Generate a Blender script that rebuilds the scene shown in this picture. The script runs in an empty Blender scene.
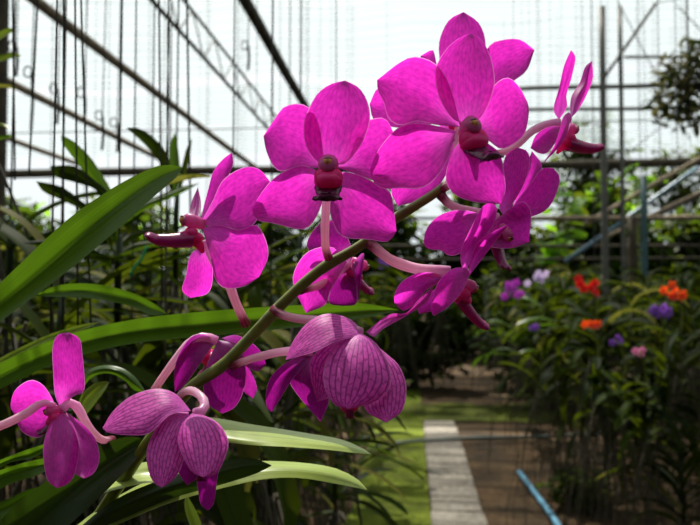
import bpy, math, random
from mathutils import Vector, Matrix, noise
R = random.Random(7)
PI = math.pi
scene = bpy.context.scene
COL = scene.collection

# ------------------------------------------------------------------ camera
EYE = Vector((0, 0, 1.5))
F = 700.0
YAW, PITCH = math.radians(5.06), math.radians(2.09)
cam_d = bpy.data.cameras.new('camera'); cam = bpy.data.objects.new('camera', cam_d); COL.objects.link(cam)
cam.location = EYE; cam.rotation_euler = (PI/2 + PITCH, 0, YAW)
cam_d.sensor_width = 36; cam_d.lens = 36; cam_d.clip_start = 0.02; cam_d.clip_end = 300
cam_d.dof.use_dof = True; cam_d.dof.focus_distance = 0.425; cam_d.dof.aperture_fstop = 11.5
scene.camera = cam
CR = Vector((math.cos(YAW), math.sin(YAW), 0))
CF = Vector((-math.sin(YAW)*math.cos(PITCH), math.cos(YAW)*math.cos(PITCH), math.sin(PITCH)))
CU = CR.cross(CF)
def P(x, y, d):                       # a point seen at (x, y) and d metres deep
    return EYE + (CF + CR*((x-350)/F) - CU*((y-262.5)/F))*d
def PY(x, y, Y):                      # a point seen at (x, y) on the plane world Y
    r = CF + CR*((x-350)/F) - CU*((y-262.5)/F)
    return EYE + r*(Y/r.y)
def cdir(x, y, z):                    # right, up, toward the viewer
    return (CR*x + CU*y - CF*z).normalized()

# ------------------------------------------------------------------ mesh builder
class MB:
    def __init__(s): s.v=[]; s.f=[]; s.uv=[]; s.m=[]
    def add(s, vs, fs, uvs=None, mi=0):
        o=len(s.v); s.v += [Vector(p) for p in vs]
        uvs = uvs or [(0.5,0.5)]*len(vs); s.uv += uvs
        for f in fs: s.f.append([i+o for i in f]); s.m.append(mi)
    def grid(s, rows, uvrows=None, mi=0, closed=False):
        n=len(rows); m=len(rows[0]); vs=[p for r in rows for p in r]
        uv=[]
        for i in range(n):
            for j in range(m):
                uv.append(uvrows[i][j] if uvrows else (j/max(m-1,1), i/max(n-1,1)))
        fs=[]
        for i in range(n-1):
            for j in range(m if closed else m-1):
                k=(j+1)%m
                fs.append((i*m+j, i*m+k, (i+1)*m+k, (i+1)*m+j))
        s.add(vs, fs, uv, mi)
    def tube(s, pts, rad, seg=8, mi=0, cap=True):
        pts=[Vector(p) for p in pts]; n=len(pts)
        if not isinstance(rad,(list,tuple)): rad=[rad]*n
        t0=(pts[1]-pts[0]).normalized()
        up=Vector((0,0,1)) if abs(t0.z)<.9 else Vector((0,1,0))
        a=t0.cross(up).normalized(); rows=[]
        for i,p in enumerate(pts):
            t=(pts[min(i+1,n-1)]-pts[max(i-1,0)]).normalized()
            a=(a-t*a.dot(t)).normalized(); b=t.cross(a)
            rows.append([p+(a*math.cos(q*2*PI/seg)+b*math.sin(q*2*PI/seg))*rad[i] for q in range(seg)])
        s.grid(rows, [[(q/seg, i/(n-1)) for q in range(seg)] for i in range(n)], mi, True)
        if cap:
            o=len(s.v)-n*seg
            s.f.append([o+q for q in reversed(range(seg))]); s.m.append(mi)
            s.f.append([o+(n-1)*seg+q for q in range(seg)]); s.m.append(mi)
    def ball(s, c, ax, ay, az, mi=0, nu=12, nv=8, fn=None):   # ellipsoid with axis vectors
        c=Vector(c); rows=[]
        for i in range(nv+1):
            th=PI*i/nv
            r=[]
            for j in range(nu):
                ph=2*PI*j/nu; d=(math.sin(th)*math.cos(ph), math.sin(th)*math.sin(ph), math.cos(th))
                k=fn(d) if fn else 1
                r.append(c+(ax*d[0]+ay*d[1]+az*d[2])*k)
            rows.append(r)
        s.grid(rows, None, mi, True)
    def box(s, c, hx, hy, hz, mi=0):
        c=Vector(c); vs=[c+Vector((a*hx,b*hy,d*hz)) for a in(-1,1) for b in(-1,1) for d in(-1,1)]
        s.add(vs,[(0,1,3,2),(4,6,7,5),(0,4,5,1),(2,3,7,6),(0,2,6,4),(1,5,7,3)],None,mi)
    def build(s, name, mats, parent=None, smooth=True, loc=None):
        me=bpy.data.meshes.new(name)
        off=Vector((0,0,0))
        if parent is not None:
            q=parent
            while q is not None: off=off+Vector(q.location); q=q.parent
        if loc is not None: off=off+Vector(loc)
        me.from_pydata([tuple(p-off) for p in s.v],[],s.f)
        ul=me.uv_layers.new(name='UVMap')
        for l in me.loops: ul.data[l.index].uv=s.uv[l.vertex_index]
        if not isinstance(mats,(list,tuple)): mats=[mats]
        for m in mats: me.materials.append(m)
        for p,mi in zip(me.polygons,s.m): p.material_index=mi; p.use_smooth=smooth
        me.update()
        o=bpy.data.objects.new(name,me); COL.objects.link(o)
        if parent is not None: o.parent=parent
        if loc is not None: o.location=loc
        return o
def empty(name, loc, label, cat, group=None):
    o=bpy.data.objects.new(name,None); COL.objects.link(o); o.location=loc; o.empty_display_size=.05
    o['label']=label; o['category']=cat
    if group: o['group']=group
    return o
def tag(o,label,cat,group=None,kind=None):
    if label: o['label']=label; o['category']=cat
    if group: o['group']=group
    if kind: o['kind']=kind
    return o
def struct(o): o['kind']='structure'; return o
def copy_tree(o,parent=None):
    c=o.copy(); COL.objects.link(c); c.parent=parent
    for ch in list(o.children): copy_tree(ch,c)
    return c
def spline(pts, n):                   # Catmull-Rom, resampled evenly by length
    p=[Vector(q) for q in pts]
    if len(p)==2: return [p[0].lerp(p[1],i/(n-1)) for i in range(n)]
    q=[p[0]*2-p[1]]+p+[p[-1]*2-p[-2]]; d=[]
    for i in range(1,len(q)-2):
        for k in range(12):
            t=k/12; a,b,c,e=q[i-1],q[i],q[i+1],q[i+2]
            d.append(0.5*((2*b)+(c-a)*t+(2*a-5*b+4*c-e)*t*t+(3*b-a-3*c+e)*t**3))
    d.append(p[-1]); L=[0]
    for i in range(1,len(d)): L.append(L[-1]+(d[i]-d[i-1]).length)
    out=[]; j=0
    for i in range(n):
        s=L[-1]*i/(n-1)
        while j<len(L)-2 and L[j+1]<s: j+=1
        k=(s-L[j])/max(L[j+1]-L[j],1e-9); out.append(d[j].lerp(d[j+1],min(max(k,0),1)))
    return out

# ------------------------------------------------------------------ materials
def mat(name):
    m=bpy.data.materials.new(name); m.use_nodes=True; nt=m.node_tree; nt.nodes.clear()
    out=nt.nodes.new('ShaderNodeOutputMaterial')
    return m,nt,out
def N(nt,t,**kw):
    n=nt.nodes.new(t)
    for k,v in kw.items():
        if k in n.inputs: n.inputs[k].default_value=v
        else: setattr(n,k,v)
    return n
def c4(c): return (c[0],c[1],c[2],1)
def mixc(nt,fac,a,b,mode='MIX'):
    n=nt.nodes.new('ShaderNodeMix'); n.data_type='RGBA'; n.blend_type=mode
    for s,v in ((0,fac),(6,a),(7,b)):
        if hasattr(v,'is_output'): nt.links.new(v,n.inputs[s])
        else: n.inputs[s].default_value = v if s==0 else c4(v)
    return n.outputs[2]
def math_n(nt,op,a,b=0.0):
    n=nt.nodes.new('ShaderNodeMath'); n.operation=op
    for i,v in enumerate((a,b)):
        if hasattr(v,'is_output'): nt.links.new(v,n.inputs[i])
        else: n.inputs[i].default_value=v
    return n.outputs[0]
def ramp(nt,fac,stops):
    n=nt.nodes.new('ShaderNodeValToRGB'); nt.links.new(fac,n.inputs[0]); e=n.color_ramp.elements
    while len(e)<len(stops): e.new(.5)
    for k,(p,c) in zip(e,stops): k.position=p; k.color=c4(c)
    return n.outputs[0]
def solid(name,col,rough=.6,metal=0,var=.25,scale=30,spec=.4,trans=None,tw=.4,bump=0):
    m,nt,out=mat(name)
    tc=N(nt,'ShaderNodeTexCoord'); no=N(nt,'ShaderNodeTexNoise',Scale=scale,Detail=4.0)
    nt.links.new(tc.outputs['Object'],no.inputs['Vector'])
    dark=[x*(1-var) for x in col]; lite=[min(1,x*(1+var)) for x in col]
    col_o=ramp(nt,no.outputs[0],[(.3,dark),(.7,lite)])
    b=N(nt,'ShaderNodeBsdfPrincipled',Roughness=rough,Metallic=metal); b.inputs['Specular IOR Level'].default_value=spec
    nt.links.new(col_o,b.inputs['Base Color'])
    if bump:
        bp=N(nt,'ShaderNodeBump',Strength=bump,Distance=.01); nt.links.new(no.outputs[0],bp.inputs['Height']); nt.links.new(bp.outputs[0],b.inputs['Normal'])
    sh=b.outputs[0]
    if trans:
        t=N(nt,'ShaderNodeBsdfTranslucent'); t.inputs[0].default_value=c4(trans)
        mx=N(nt,'ShaderNodeMixShader'); mx.inputs[0].default_value=tw
        nt.links.new(sh,mx.inputs[1]); nt.links.new(t.outputs[0],mx.inputs[2]); sh=mx.outputs[0]
    nt.links.new(sh,out.inputs[0]); return m
def petal_mat(name, base, vein, vs, trans, tvein, tw, margin=.35, rough=.42, mort=.02, bw=.12):
    m,nt,out=mat(name)
    uv=N(nt,'ShaderNodeUVMap'); sp=N(nt,'ShaderNodeSeparateXYZ'); nt.links.new(uv.outputs[0],sp.inputs[0])
    no=N(nt,'ShaderNodeTexNoise',Scale=7.0,Detail=2.0); nt.links.new(uv.outputs[0],no.inputs['Vector'])
    wob=math_n(nt,'MULTIPLY',math_n(nt,'SUBTRACT',no.outputs[0],.5),.055)
    cx=N(nt,'ShaderNodeCombineXYZ')
    n3=N(nt,'ShaderNodeTexNoise',Scale=11.0,Detail=1.0); nt.links.new(uv.outputs[0],n3.inputs['Vector'])
    nt.links.new(math_n(nt,'ADD',sp.outputs[1],math_n(nt,'MULTIPLY',n3.outputs[0],.12)),cx.inputs[0]); nt.links.new(math_n(nt,'ADD',sp.outputs[0],wob),cx.inputs[1])
    br=N(nt,'ShaderNodeTexBrick',Scale=1.0); br.offset=.5; br.squash=1.0
    br.inputs['Mortar Size'].default_value=mort; br.inputs['Mortar Smooth'].default_value=.9
    br.inputs['Brick Width'].default_value=bw; br.inputs['Row Height'].default_value=.095
    br.inputs['Color1'].default_value=(0,0,0,1); br.inputs['Color2'].default_value=(0,0,0,1); br.inputs['Mortar'].default_value=(1,1,1,1)
    nt.links.new(cx.outputs[0],br.inputs['Vector'])
    pp=math_n(nt,'PINGPONG',math_n(nt,'ADD',sp.outputs[0],wob),.0475)
    ln=N(nt,'ShaderNodeMapRange'); nt.links.new(pp,ln.inputs[0]); ln.inputs[1].default_value=mort*.25; ln.inputs[2].default_value=mort*.95; ln.inputs[3].default_value=1.0; ln.inputs[4].default_value=0.0
    fac=math_n(nt,'MULTIPLY',math_n(nt,'MAXIMUM',ln.outputs[0],math_n(nt,'MULTIPLY',br.outputs['Color'],.62)),vs)
    blot=N(nt,'ShaderNodeTexNoise',Scale=16.0,Detail=3.0); nt.links.new(uv.outputs[0],blot.inputs['Vector'])
    bl=ramp(nt,blot.outputs[0],[(.3,(.78,.7,.8)),(.7,(1.2,1.3,1.16))])
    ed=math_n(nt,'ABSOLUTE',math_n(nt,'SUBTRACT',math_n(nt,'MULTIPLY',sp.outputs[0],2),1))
    edge=math_n(nt,'MULTIPLY',math_n(nt,'GREATER_THAN',ed,.972),margin)  # naturally paler margin, with the bright backlit rim painted into it too
    cen=math_n(nt,'MULTIPLY',math_n(nt,'MAXIMUM',math_n(nt,'SUBTRACT',1.0,math_n(nt,'MULTIPLY',sp.outputs[1],2.6)),0.0),.34)
    def col(a,v):
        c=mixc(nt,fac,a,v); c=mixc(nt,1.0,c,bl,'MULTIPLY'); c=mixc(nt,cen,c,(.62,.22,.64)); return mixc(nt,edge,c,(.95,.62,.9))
    b=N(nt,'ShaderNodeBsdfPrincipled',Roughness=rough); b.inputs['Specular IOR Level'].default_value=.28
    nt.links.new(col(base,vein),b.inputs['Base Color'])
    bp=N(nt,'ShaderNodeBump',Strength=.12,Distance=.0006); nt.links.new(br.outputs['Color'],bp.inputs['Height']); nt.links.new(bp.outputs[0],b.inputs['Normal'])
    t=N(nt,'ShaderNodeBsdfTranslucent'); nt.links.new(col(trans,tvein),t.inputs[0])
    mx=N(nt,'ShaderNodeMixShader'); mx.inputs[0].default_value=tw
    nt.links.new(b.outputs[0],mx.inputs[1]); nt.links.new(t.outputs[0],mx.inputs[2]); nt.links.new(mx.outputs[0],out.inputs[0])
    return m
def leaf_mat(name, col, trans, tw, rib=.5, rough=.38, spec=.35):
    m,nt,out=mat(name)
    uv=N(nt,'ShaderNodeUVMap'); sp=N(nt,'ShaderNodeSeparateXYZ'); nt.links.new(uv.outputs[0],sp.inputs[0])
    cx=N(nt,'ShaderNodeCombineXYZ'); nt.links.new(math_n(nt,'MULTIPLY',sp.outputs[0],22),cx.inputs[0]); nt.links.new(sp.outputs[1],cx.inputs[1])
    no=N(nt,'ShaderNodeTexNoise',Scale=2.0,Detail=3.0); nt.links.new(cx.outputs[0],no.inputs['Vector'])
    va=ramp(nt,no.outputs[0],[(.3,(.8,.8,.8)),(.7,(1.2,1.2,1.1))])
    ed=math_n(nt,'ABSOLUTE',math_n(nt,'SUBTRACT',sp.outputs[0],.5))
    rb=math_n(nt,'MULTIPLY',math_n(nt,'LESS_THAN',ed,.035),rib)
    def cc(c): return mixc(nt,rb,mixc(nt,1.0,c,va,'MULTIPLY'),[x*.45 for x in c])
    b=N(nt,'ShaderNodeBsdfPrincipled',Roughness=rough); b.inputs['Specular IOR Level'].default_value=spec
    nt.links.new(cc(col),b.inputs['Base Color'])
    t=N(nt,'ShaderNodeBsdfTranslucent'); nt.links.new(cc(trans),t.inputs[0])
    mx=N(nt,'ShaderNodeMixShader'); mx.inputs[0].default_value=tw
    nt.links.new(b.outputs[0],mx.inputs[1]); nt.links.new(t.outputs[0],mx.inputs[2]); nt.links.new(mx.outputs[0],out.inputs[0])
    return m
M={}
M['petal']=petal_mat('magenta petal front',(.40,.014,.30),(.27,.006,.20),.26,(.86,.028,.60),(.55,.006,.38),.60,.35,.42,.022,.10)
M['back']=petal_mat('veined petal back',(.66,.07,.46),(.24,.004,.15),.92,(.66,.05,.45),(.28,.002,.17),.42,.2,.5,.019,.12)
M['deep']=petal_mat('shade toned magenta petal',(.26,.008,.21),(.18,.003,.14),.6,(.40,.008,.29),(.28,.003,.20),.5,.25,.42,.02,.10)  # petal copy with shade darkened into its colour, for flowers and petals behind
def pedicel_mat():
    m,nt,out=mat('pink pedicel'); uv=N(nt,'ShaderNodeUVMap'); sp=N(nt,'ShaderNodeSeparateXYZ'); nt.links.new(uv.outputs[0],sp.inputs[0])
    no=N(nt,'ShaderNodeTexNoise',Scale=6.0); nt.links.new(uv.outputs[0],no.inputs['Vector'])
    f=math_n(nt,'ADD',sp.outputs[1],math_n(nt,'MULTIPLY',math_n(nt,'SUBTRACT',no.outputs[0],.5),.25))
    c=ramp(nt,f,[(.0,(.16,.012,.02)),(.08,(.26,.02,.05)),(.2,(.92,.56,.66)),(.7,(.95,.64,.78)),(1,(.85,.40,.70))])
    w=N(nt,'ShaderNodeTexWave',Scale=2.6,Distortion=1.0); w.bands_direction='X'; nt.links.new(uv.outputs[0],w.inputs['Vector'])
    c=mixc(nt,math_n(nt,'MULTIPLY',w.outputs[1],.3),c,(.66,.18,.42))
    b=N(nt,'ShaderNodeBsdfPrincipled',Roughness=.3); nt.links.new(c,b.inputs['Base Color'])
    b.inputs['Subsurface Weight'].default_value=.25; b.inputs['Subsurface Radius'].default_value=(.004,.001,.002); b.inputs['Subsurface Scale'].default_value=1.0
    t=N(nt,'ShaderNodeBsdfTranslucent'); nt.links.new(c,t.inputs[0]); mx=N(nt,'ShaderNodeMixShader'); mx.inputs[0].default_value=.5
    nt.links.new(b.outputs[0],mx.inputs[1]); nt.links.new(t.outputs[0],mx.inputs[2]); nt.links.new(mx.outputs[0],out.inputs[0]); return m
M['pedicel']=pedicel_mat()
M['lip']=solid('crimson magenta lip',(.74,.04,.32),.35,0,.25,300,.4,(1.0,.09,.40),.6)
M['liptip']=solid('dark purple lip tip',(.085,.004,.035),.3,0,.35,400,.45)
M['tongue']=solid('dark magenta lip tongue',(.27,.004,.12),.32,0,.35,300,.45,(.42,.006,.2),.35)
M['column']=solid('pink column',(.62,.12,.38),.35,0,.2,300,.4,(.85,.2,.5),.45)
M['anther']=solid('orange brown anther cap',(.50,.17,.04),.4,0,.5,500)
M['stem']=solid('olive flower stem',(.125,.15,.018),.38,0,.3,120,.4)
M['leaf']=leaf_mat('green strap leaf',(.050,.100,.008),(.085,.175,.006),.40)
M['leaf_lit']=leaf_mat('pale sunlit strap leaf',(.30,.38,.085),(.16,.24,.02),.2,.35,.32)  # paler copy of the strap leaf, sunlight painted into its green
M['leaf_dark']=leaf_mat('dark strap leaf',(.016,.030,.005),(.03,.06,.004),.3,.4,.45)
M['bg1']=leaf_mat('background strap leaf',(.021,.034,.003),(.082,.112,.004),.37,.3,.55,.04)
M['bg2']=leaf_mat('deep green background leaf',(.0075,.015,.002),(.022,.038,.002),.33,.3,.55,.04)
M['bg3']=leaf_mat('yellowed background leaf',(.10,.095,.022),(.18,.18,.025),.4,.3,.55,.04)
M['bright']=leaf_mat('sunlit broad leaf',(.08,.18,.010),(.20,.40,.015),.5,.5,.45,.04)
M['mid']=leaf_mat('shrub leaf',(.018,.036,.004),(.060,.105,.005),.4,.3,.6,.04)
M['root']=solid('grey brown aerial root',(.040,.033,.016),.8,0,.4,60)
M['wire']=solid('dark wire',(.035,.032,.028),.6,.3,.2)
M['pole']=solid('weathered brown pole',(.19,.145,.095),.8,0,.4,14,.2,bump=.3)
M['pole_dark']=solid('dark timber',(.045,.036,.022),.8,0,.4,10,.2)
M['steel']=solid('grey steel tube',(.10,.095,.08),.5,.2,.25,20)
M['teal']=solid('teal painted pipe',(.03,.085,.09),.5,0,.2,20)
M['hose']=solid('dull grey green hose',(.045,.065,.06),.5,0,.3,30)
M['dullblue']=solid('weathered blue grey pipe',(.07,.13,.17),.5,0,.3,20)
M['fern']=leaf_mat('dry brown green fern leaf',(.075,.07,.03),(.14,.13,.04),.4,.3,.6,.1)
M['blue']=solid('light blue plastic pipe',(.07,.19,.28),.4,0,.12,25)
M['bark']=solid('dark bark',(.05,.038,.026),.9,0,.4,20)
M['red']=solid('red orchid petal',(.48,.008,.010),.45,0,.25,60,.3,(.62,.012,.012),.45)
M['orange']=solid('orange red orchid petal',(.68,.048,.012),.45,0,.25,60,.3,(.9,.10,.015),.45)
M['violet']=solid('violet orchid petal',(.13,.045,.28),.45,0,.25,60,.3,(.22,.07,.42),.45)
M['purple']=solid('purple orchid petal',(.36,.035,.40),.45,0,.25,60,.3,(.5,.05,.5),.45)
M['lilac']=solid('pale lilac orchid petal',(.62,.50,.74),.45,0,.15,60,.3,(.7,.55,.8),.45)
M['pink']=solid('pink orchid petal',(.62,.18,.32),.45,0,.15,60,.3,(.7,.2,.4),.45)
M['green_string']=solid('green plastic twine',(.01,.30,.09),.4,0,.1)
def ground_mat(name,a,b,c,scale):
    m,nt,out=mat(name); tc=N(nt,'ShaderNodeTexCoord')
    n1=N(nt,'ShaderNodeTexNoise',Scale=scale,Detail=6.0); n2=N(nt,'ShaderNodeTexNoise',Scale=scale*9,Detail=4.0)
    for n in(n1,n2): nt.links.new(tc.outputs['Object'],n.inputs['Vector'])
    col=ramp(nt,n1.outputs[0],[(.32,a),(.5,b),(.68,c)]); v=ramp(nt,n2.outputs[0],[(.3,(.6,.6,.6)),(.7,(1.3,1.3,1.3))])
    bs=N(nt,'ShaderNodeBsdfPrincipled',Roughness=.95); bs.inputs['Specular IOR Level'].default_value=.1
    nt.links.new(mixc(nt,1.0,col,v,'MULTIPLY'),bs.inputs['Base Color'])
    bp=N(nt,'ShaderNodeBump',Strength=.6,Distance=.03); nt.links.new(n2.outputs[0],bp.inputs['Height']); nt.links.new(bp.outputs[0],bs.inputs['Normal'])
    nt.links.new(bs.outputs[0],out.inputs[0]); return m
M['dirt']=ground_mat('brown leaf litter soil',(.013,.009,.005),(.032,.020,.009),(.060,.036,.017),2.2)
M['grass']=ground_mat('mossy lawn',(.036,.044,.004),(.062,.082,.005),(.09,.11,.008),3)
M['grass_dark']=ground_mat('shaded moss',(.03,.036,.006),(.05,.06,.007),(.075,.085,.010),3)  # lawn copy, shade at the far patch put into its darker colour
M['slab']=ground_mat('worn grey paving slab',(.10,.09,.074),(.14,.126,.105),(.18,.162,.135),3)
def cloth_mat():
    m,nt,out=mat('white shade cloth'); tc=N(nt,'ShaderNodeTexCoord')
    mp=N(nt,'ShaderNodeMapping'); mp.inputs['Scale'].default_value=(.35,7,1); nt.links.new(tc.outputs['Object'],mp.inputs[0])
    n1=N(nt,'ShaderNodeTexNoise',Scale=1.0,Detail=6.0,Roughness=.7); nt.links.new(mp.outputs[0],n1.inputs['Vector'])
    mp2=N(nt,'ShaderNodeMapping'); mp2.inputs['Scale'].default_value=(.02,1,1); nt.links.new(tc.outputs['Object'],mp2.inputs[0])
    wv=N(nt,'ShaderNodeTexWave',Scale=1.1,Distortion=1.2,Detail=2.0); wv.bands_direction='Y'; nt.links.new(mp2.outputs[0],wv.inputs['Vector'])
    lines=math_n(nt,'MULTIPLY',math_n(nt,'POWER',wv.outputs[1],14.0),.28)
    dens=ramp(nt,n1.outputs[0],[(.34,(.48,)*3),(.66,(.90,)*3)])
    colr=mixc(nt,lines,(.15,.175,.185),(.03,.04,.04))
    t=N(nt,'ShaderNodeBsdfTranslucent'); nt.links.new(colr,t.inputs[0])
    tr=N(nt,'ShaderNodeBsdfTransparent'); tr.inputs[0].default_value=(1,1,1,1)
    mx=N(nt,'ShaderNodeMixShader'); nt.links.new(dens,mx.inputs[0])
    nt.links.new(tr.outputs[0],mx.inputs[1]); nt.links.new(t.outputs[0],mx.inputs[2]); nt.links.new(mx.outputs[0],out.inputs[0])
    return m
M['cloth']=cloth_mat()

# ------------------------------------------------------------------ light
SUN_EL, SUN_AZ = math.radians(61), math.radians(-22)     # ahead, to the left
sdir=Vector((math.sin(SUN_AZ)*math.cos(SUN_EL), math.cos(SUN_AZ)*math.cos(SUN_EL), math.sin(SUN_EL)))
sl=bpy.data.lights.new('sun','SUN'); so=bpy.data.objects.new('sun',sl); COL.objects.link(so)
so.rotation_euler=(-sdir).to_track_quat('-Z','Y').to_euler(); so.location=(3,20,30)
sl.energy=66.0; sl.angle=math.radians(.7); sl.color=(1,.95,.86)
w=bpy.data.worlds.new('hazy bright sky'); scene.world=w; w.use_nodes=True; nt=w.node_tree; nt.nodes.clear()
wo=nt.nodes.new('ShaderNodeOutputWorld'); bg=nt.nodes.new('ShaderNodeBackground')
tc=nt.nodes.new('ShaderNodeTexCoord')
dp=nt.nodes.new('ShaderNodeVectorMath'); dp.operation='DOT_PRODUCT'; nt.links.new(tc.outputs['Generated'],dp.inputs[0]); dp.inputs[1].default_value=tuple(sdir)
mr=nt.nodes.new('ShaderNodeMapRange'); nt.links.new(dp.outputs['Value'],mr.inputs[0])
mr.inputs[1].default_value=-.4; mr.inputs[2].default_value=.95; mr.inputs[3].default_value=.0; mr.inputs[4].default_value=1
col=ramp(nt,mr.outputs[0],[(0,(.05,.06,.08)),(.42,(.30,.35,.40)),(.66,(.90,.98,1.0)),(1,(1,1,1))])
st=math_n(nt,'ADD',math_n(nt,'MULTIPLY',mr.outputs[0],4.5),.3)
nt.links.new(col,bg.inputs[0]); nt.links.new(st,bg.inputs[1]); nt.links.new(bg.outputs[0],wo.inputs[0])
vs=scene.view_settings; vs.view_transform='Standard'; vs.look='None'; vs.gamma=1; vs.use_curve_mapping=False; vs.exposure=-1.8
scene.cycles.max_bounces=10; scene.cycles.transparent_max_bounces=12; scene.cycles.transmission_bounces=8; scene.cycles.diffuse_bounces=5
scene.cycles.use_denoising=True

# ------------------------------------------------------------------ the setting
RH=2.9; RZ=1.5+RH
g=MB(); g.grid([[(x,y,0) for x in range(-24,25,4)] for y in range(-4,45,4)]); struct(g.build('floor',M['dirt']))
g=MB()
rows=[]
for i in range(41):
    y=.5+i*.25; wl=-.42+.06*noise.noise((y*1.3,0,5)); wr=.115+.012*noise.noise((y*4,2,1))
    rows.append([(wl+(wr-wl)*j/8, y, .012+.012*math.sin(PI*j/8)+.006*noise.noise((j*.7,y*3,0))) for j in range(9)])
g.grid(rows); struct(g.build('lawn',M['grass']))
g=MB(); y=1.0; r2=random.Random(3)
while y<7.75:                                            # a line of worn slabs with open joints
    L=.29+r2.uniform(-.015,.015); a=r2.uniform(-.02,.02); w2=.17+r2.uniform(-.006,.006); cx=.292
    top=[(cx-w2,y+a*.2,.035),(cx+w2,y-a*.2,.035),(cx+w2,y+L-a*.2,.035),(cx-w2,y+L+a*.2,.035)]
    o=[Vector(p) for p in top]; lo=[Vector((p.x,p.y,-.02)) for p in o]
    c=sum(o,Vector())/4; ins=[c+(p-c)*.965 for p in o]; mid=[p-Vector((0,0,.008)) for p in o]
    g.add(ins+mid+lo,[(0,1,2,3)]+[(4+k,4+(k+1)%4,(k+1)%4,k) for k in range(4)]+[(8+k,8+(k+1)%4,4+(k+1)%4,4+k) for k in range(4)])
    y+=L+.022
struct(g.build('path',M['slab'],smooth=False))
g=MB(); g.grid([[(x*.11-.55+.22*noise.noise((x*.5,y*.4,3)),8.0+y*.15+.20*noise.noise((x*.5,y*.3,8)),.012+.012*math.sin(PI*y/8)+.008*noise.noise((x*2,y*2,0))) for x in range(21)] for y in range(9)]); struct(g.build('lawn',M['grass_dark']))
def sheet(y0,y1,s0,s1):
    g=MB(); rows=[]
    ny=max(2,int((y1-y0)/.25))
    for i in range(ny+1):
        t=i/ny; r=[]
        for j in range(81):
            x=-13+26*j/80
            e0=y0+s0*noise.noise((x*.33,int(y0/2+.2)*.7,1)); e1=y1+s1*noise.noise((x*.33,int(y1/2+.2)*.7,1))
            yy=e0+(e1-e0)*t
            r.append((x,yy,RZ-.10*abs(math.sin(x*PI/1.7))*.6+.03*noise.noise((x,yy,3))))
        rows.append(r)
    g.grid(rows); return struct(g.build('ceiling',M['cloth']))
sheet(-2.5,9.22,.0,.7); sheet(9.54,12.30,.7,.7); sheet(12.50,14.6,.7,.2)

def pole(name,a,b,r,m,label,cat='pole',group=None,bow=.0,n=9):
    a,b=Vector(a),Vector(b); pts=[]
    for i in range(n):
        t=i/(n-1); p=a.lerp(b,t); p.z-=bow*4*t*(1-t); p+=Vector((noise.noise((t*3,r,a.x)),0,noise.noise((t*3,a.x,r))))*r*.35; pts.append(p-a)
    g=MB(); g.tube(pts,[r*(1+.08*noise.noise((i,a.x,a.y))) for i in range(n)],10)
    o=g.build(name,m); o.location=a; return tag(o,label,cat,group)
H=1.5+2.45
pole('roof_pole',(-3.16,1.5,H),(-3.16,14,H),.050,M['pole'],'thick brown roof pole running from the top left corner down to the first flower','pole',bow=.03)
pole('roof_pole',(-4.73,3.2,H),(-4.73,14,H),.048,M['pole'],'brown roof pole meeting the left photo edge below the top corner pole','pole',bow=.03)
pole('roof_pole',(-6.52,4.5,H),(-6.52,14,H),.045,M['pole'],'lowest of the slanting roof poles at the left photo edge','pole',bow=.03)
pole('roof_pole',(-1.40,1.5,H),(-1.40,14,H),.052,M['pole_dark'],'steep dark roof pole dropping behind the middle front facing flower','pole',bow=.03)
pole('cross_beam',(-9,13.8,1.5+2.36),(9,13.8,1.5+2.40),.088,M['pole_dark'],'long dark horizontal beam across the far end under the white cloth','beam',n=21)
pole('cross_wire',(-9,11.9,RZ-.12),(9,11.9,RZ-.12),.010,M['wire'],'thin dark wire stretched level under the far white cloth','wire',n=21)
# lattice truss
tr=empty('roof_truss',(-2.2,1.6,H),'slender roof truss with zigzag lacing slanting above the left flower','truss')
g=MB(); g.tube([(-2.2,1.6,H+.345),(-2.2,8,H+.345),(-2.2,14,H+.345)],.017,8); g.build('upper_chord',M['pole_dark'],tr)
g=MB(); g.tube([(-2.2,1.6,H),(-2.2,8,H),(-2.2,14,H)],.021,8); g.build('lower_chord',M['pole_dark'],tr)
g=MB(); y=1.6
while y<13.6:
    g.tube([(-2.2,y,H),(-2.2,y+.4,H+.345)],.008,6); g.tube([(-2.2,y+.4,H+.345),(-2.2,y+.8,H)],.008,6); y+=.8
g.build('lacing',M['pole'],tr)
# posts and rails on the right
def vpost(name,x,Y,r,m,label,z1=RZ-.05,cat='post',square=False):
    X=PY(x,288,Y).x; g=MB(); n=7
    if square: g.box((0,0,z1/2),r,r,z1/2)
    else: g.tube([(noise.noise((i,X,1))*.004,0,z1*i/(n-1)) for i in range(n)],r,12)
    o=g.build(name,m,smooth=not square); o.location=(X,Y,0); return tag(o,label,cat)
Yr=7.2
vpost('support_post',605.5,Yr,.034,M['steel'],'thick grey steel post rising to the roof left of the hanging bush')
vpost('support_post',624,Yr,.021,M['steel'],'thin grey steel post just right of the thick steel post')
vpost('support_post',-3,4.2,.042,M['pole_dark'],'dark wooden post cut by the left photo edge')
vpost('support_post',645,8.0,.034,M['teal'],'slim teal post among the racks under the right beam',2.75)
vpost('support_post',633,8.05,.05,M['pole_dark'],'short dark post beside the slim teal post',2.3)
def seg(name,p,q,Y,r,m,label,cat='rail',Y2=None):
    a=PY(p[0],p[1],Y); b=PY(q[0],q[1],Y2 or Y); return pole(name,a,b,r,m,label,cat)
seg('roof_rail',(505,89),(760,83),Yr,.024,M['steel'],'upper grey horizontal rail behind the two upright petals at right')
seg('roof_rail',(505,110),(760,107),Yr,.019,M['steel'],'lower grey horizontal rail crossing the steel posts at right')
seg('brace_bar',(604,78),(672,-20),Yr-.06,.017,M['steel'],'diagonal steel brace rising right from the thick post','brace')
seg('brace_bar',(624,57),(690,57),Yr,.015,M['steel'],'short level steel bar between thin post and hanging bush','brace')
seg('brace_wire',(612,-10),(690,140),Yr+.05,.005,M['wire'],'thin bracing wire sloping down right across the steel posts','wire')
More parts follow.
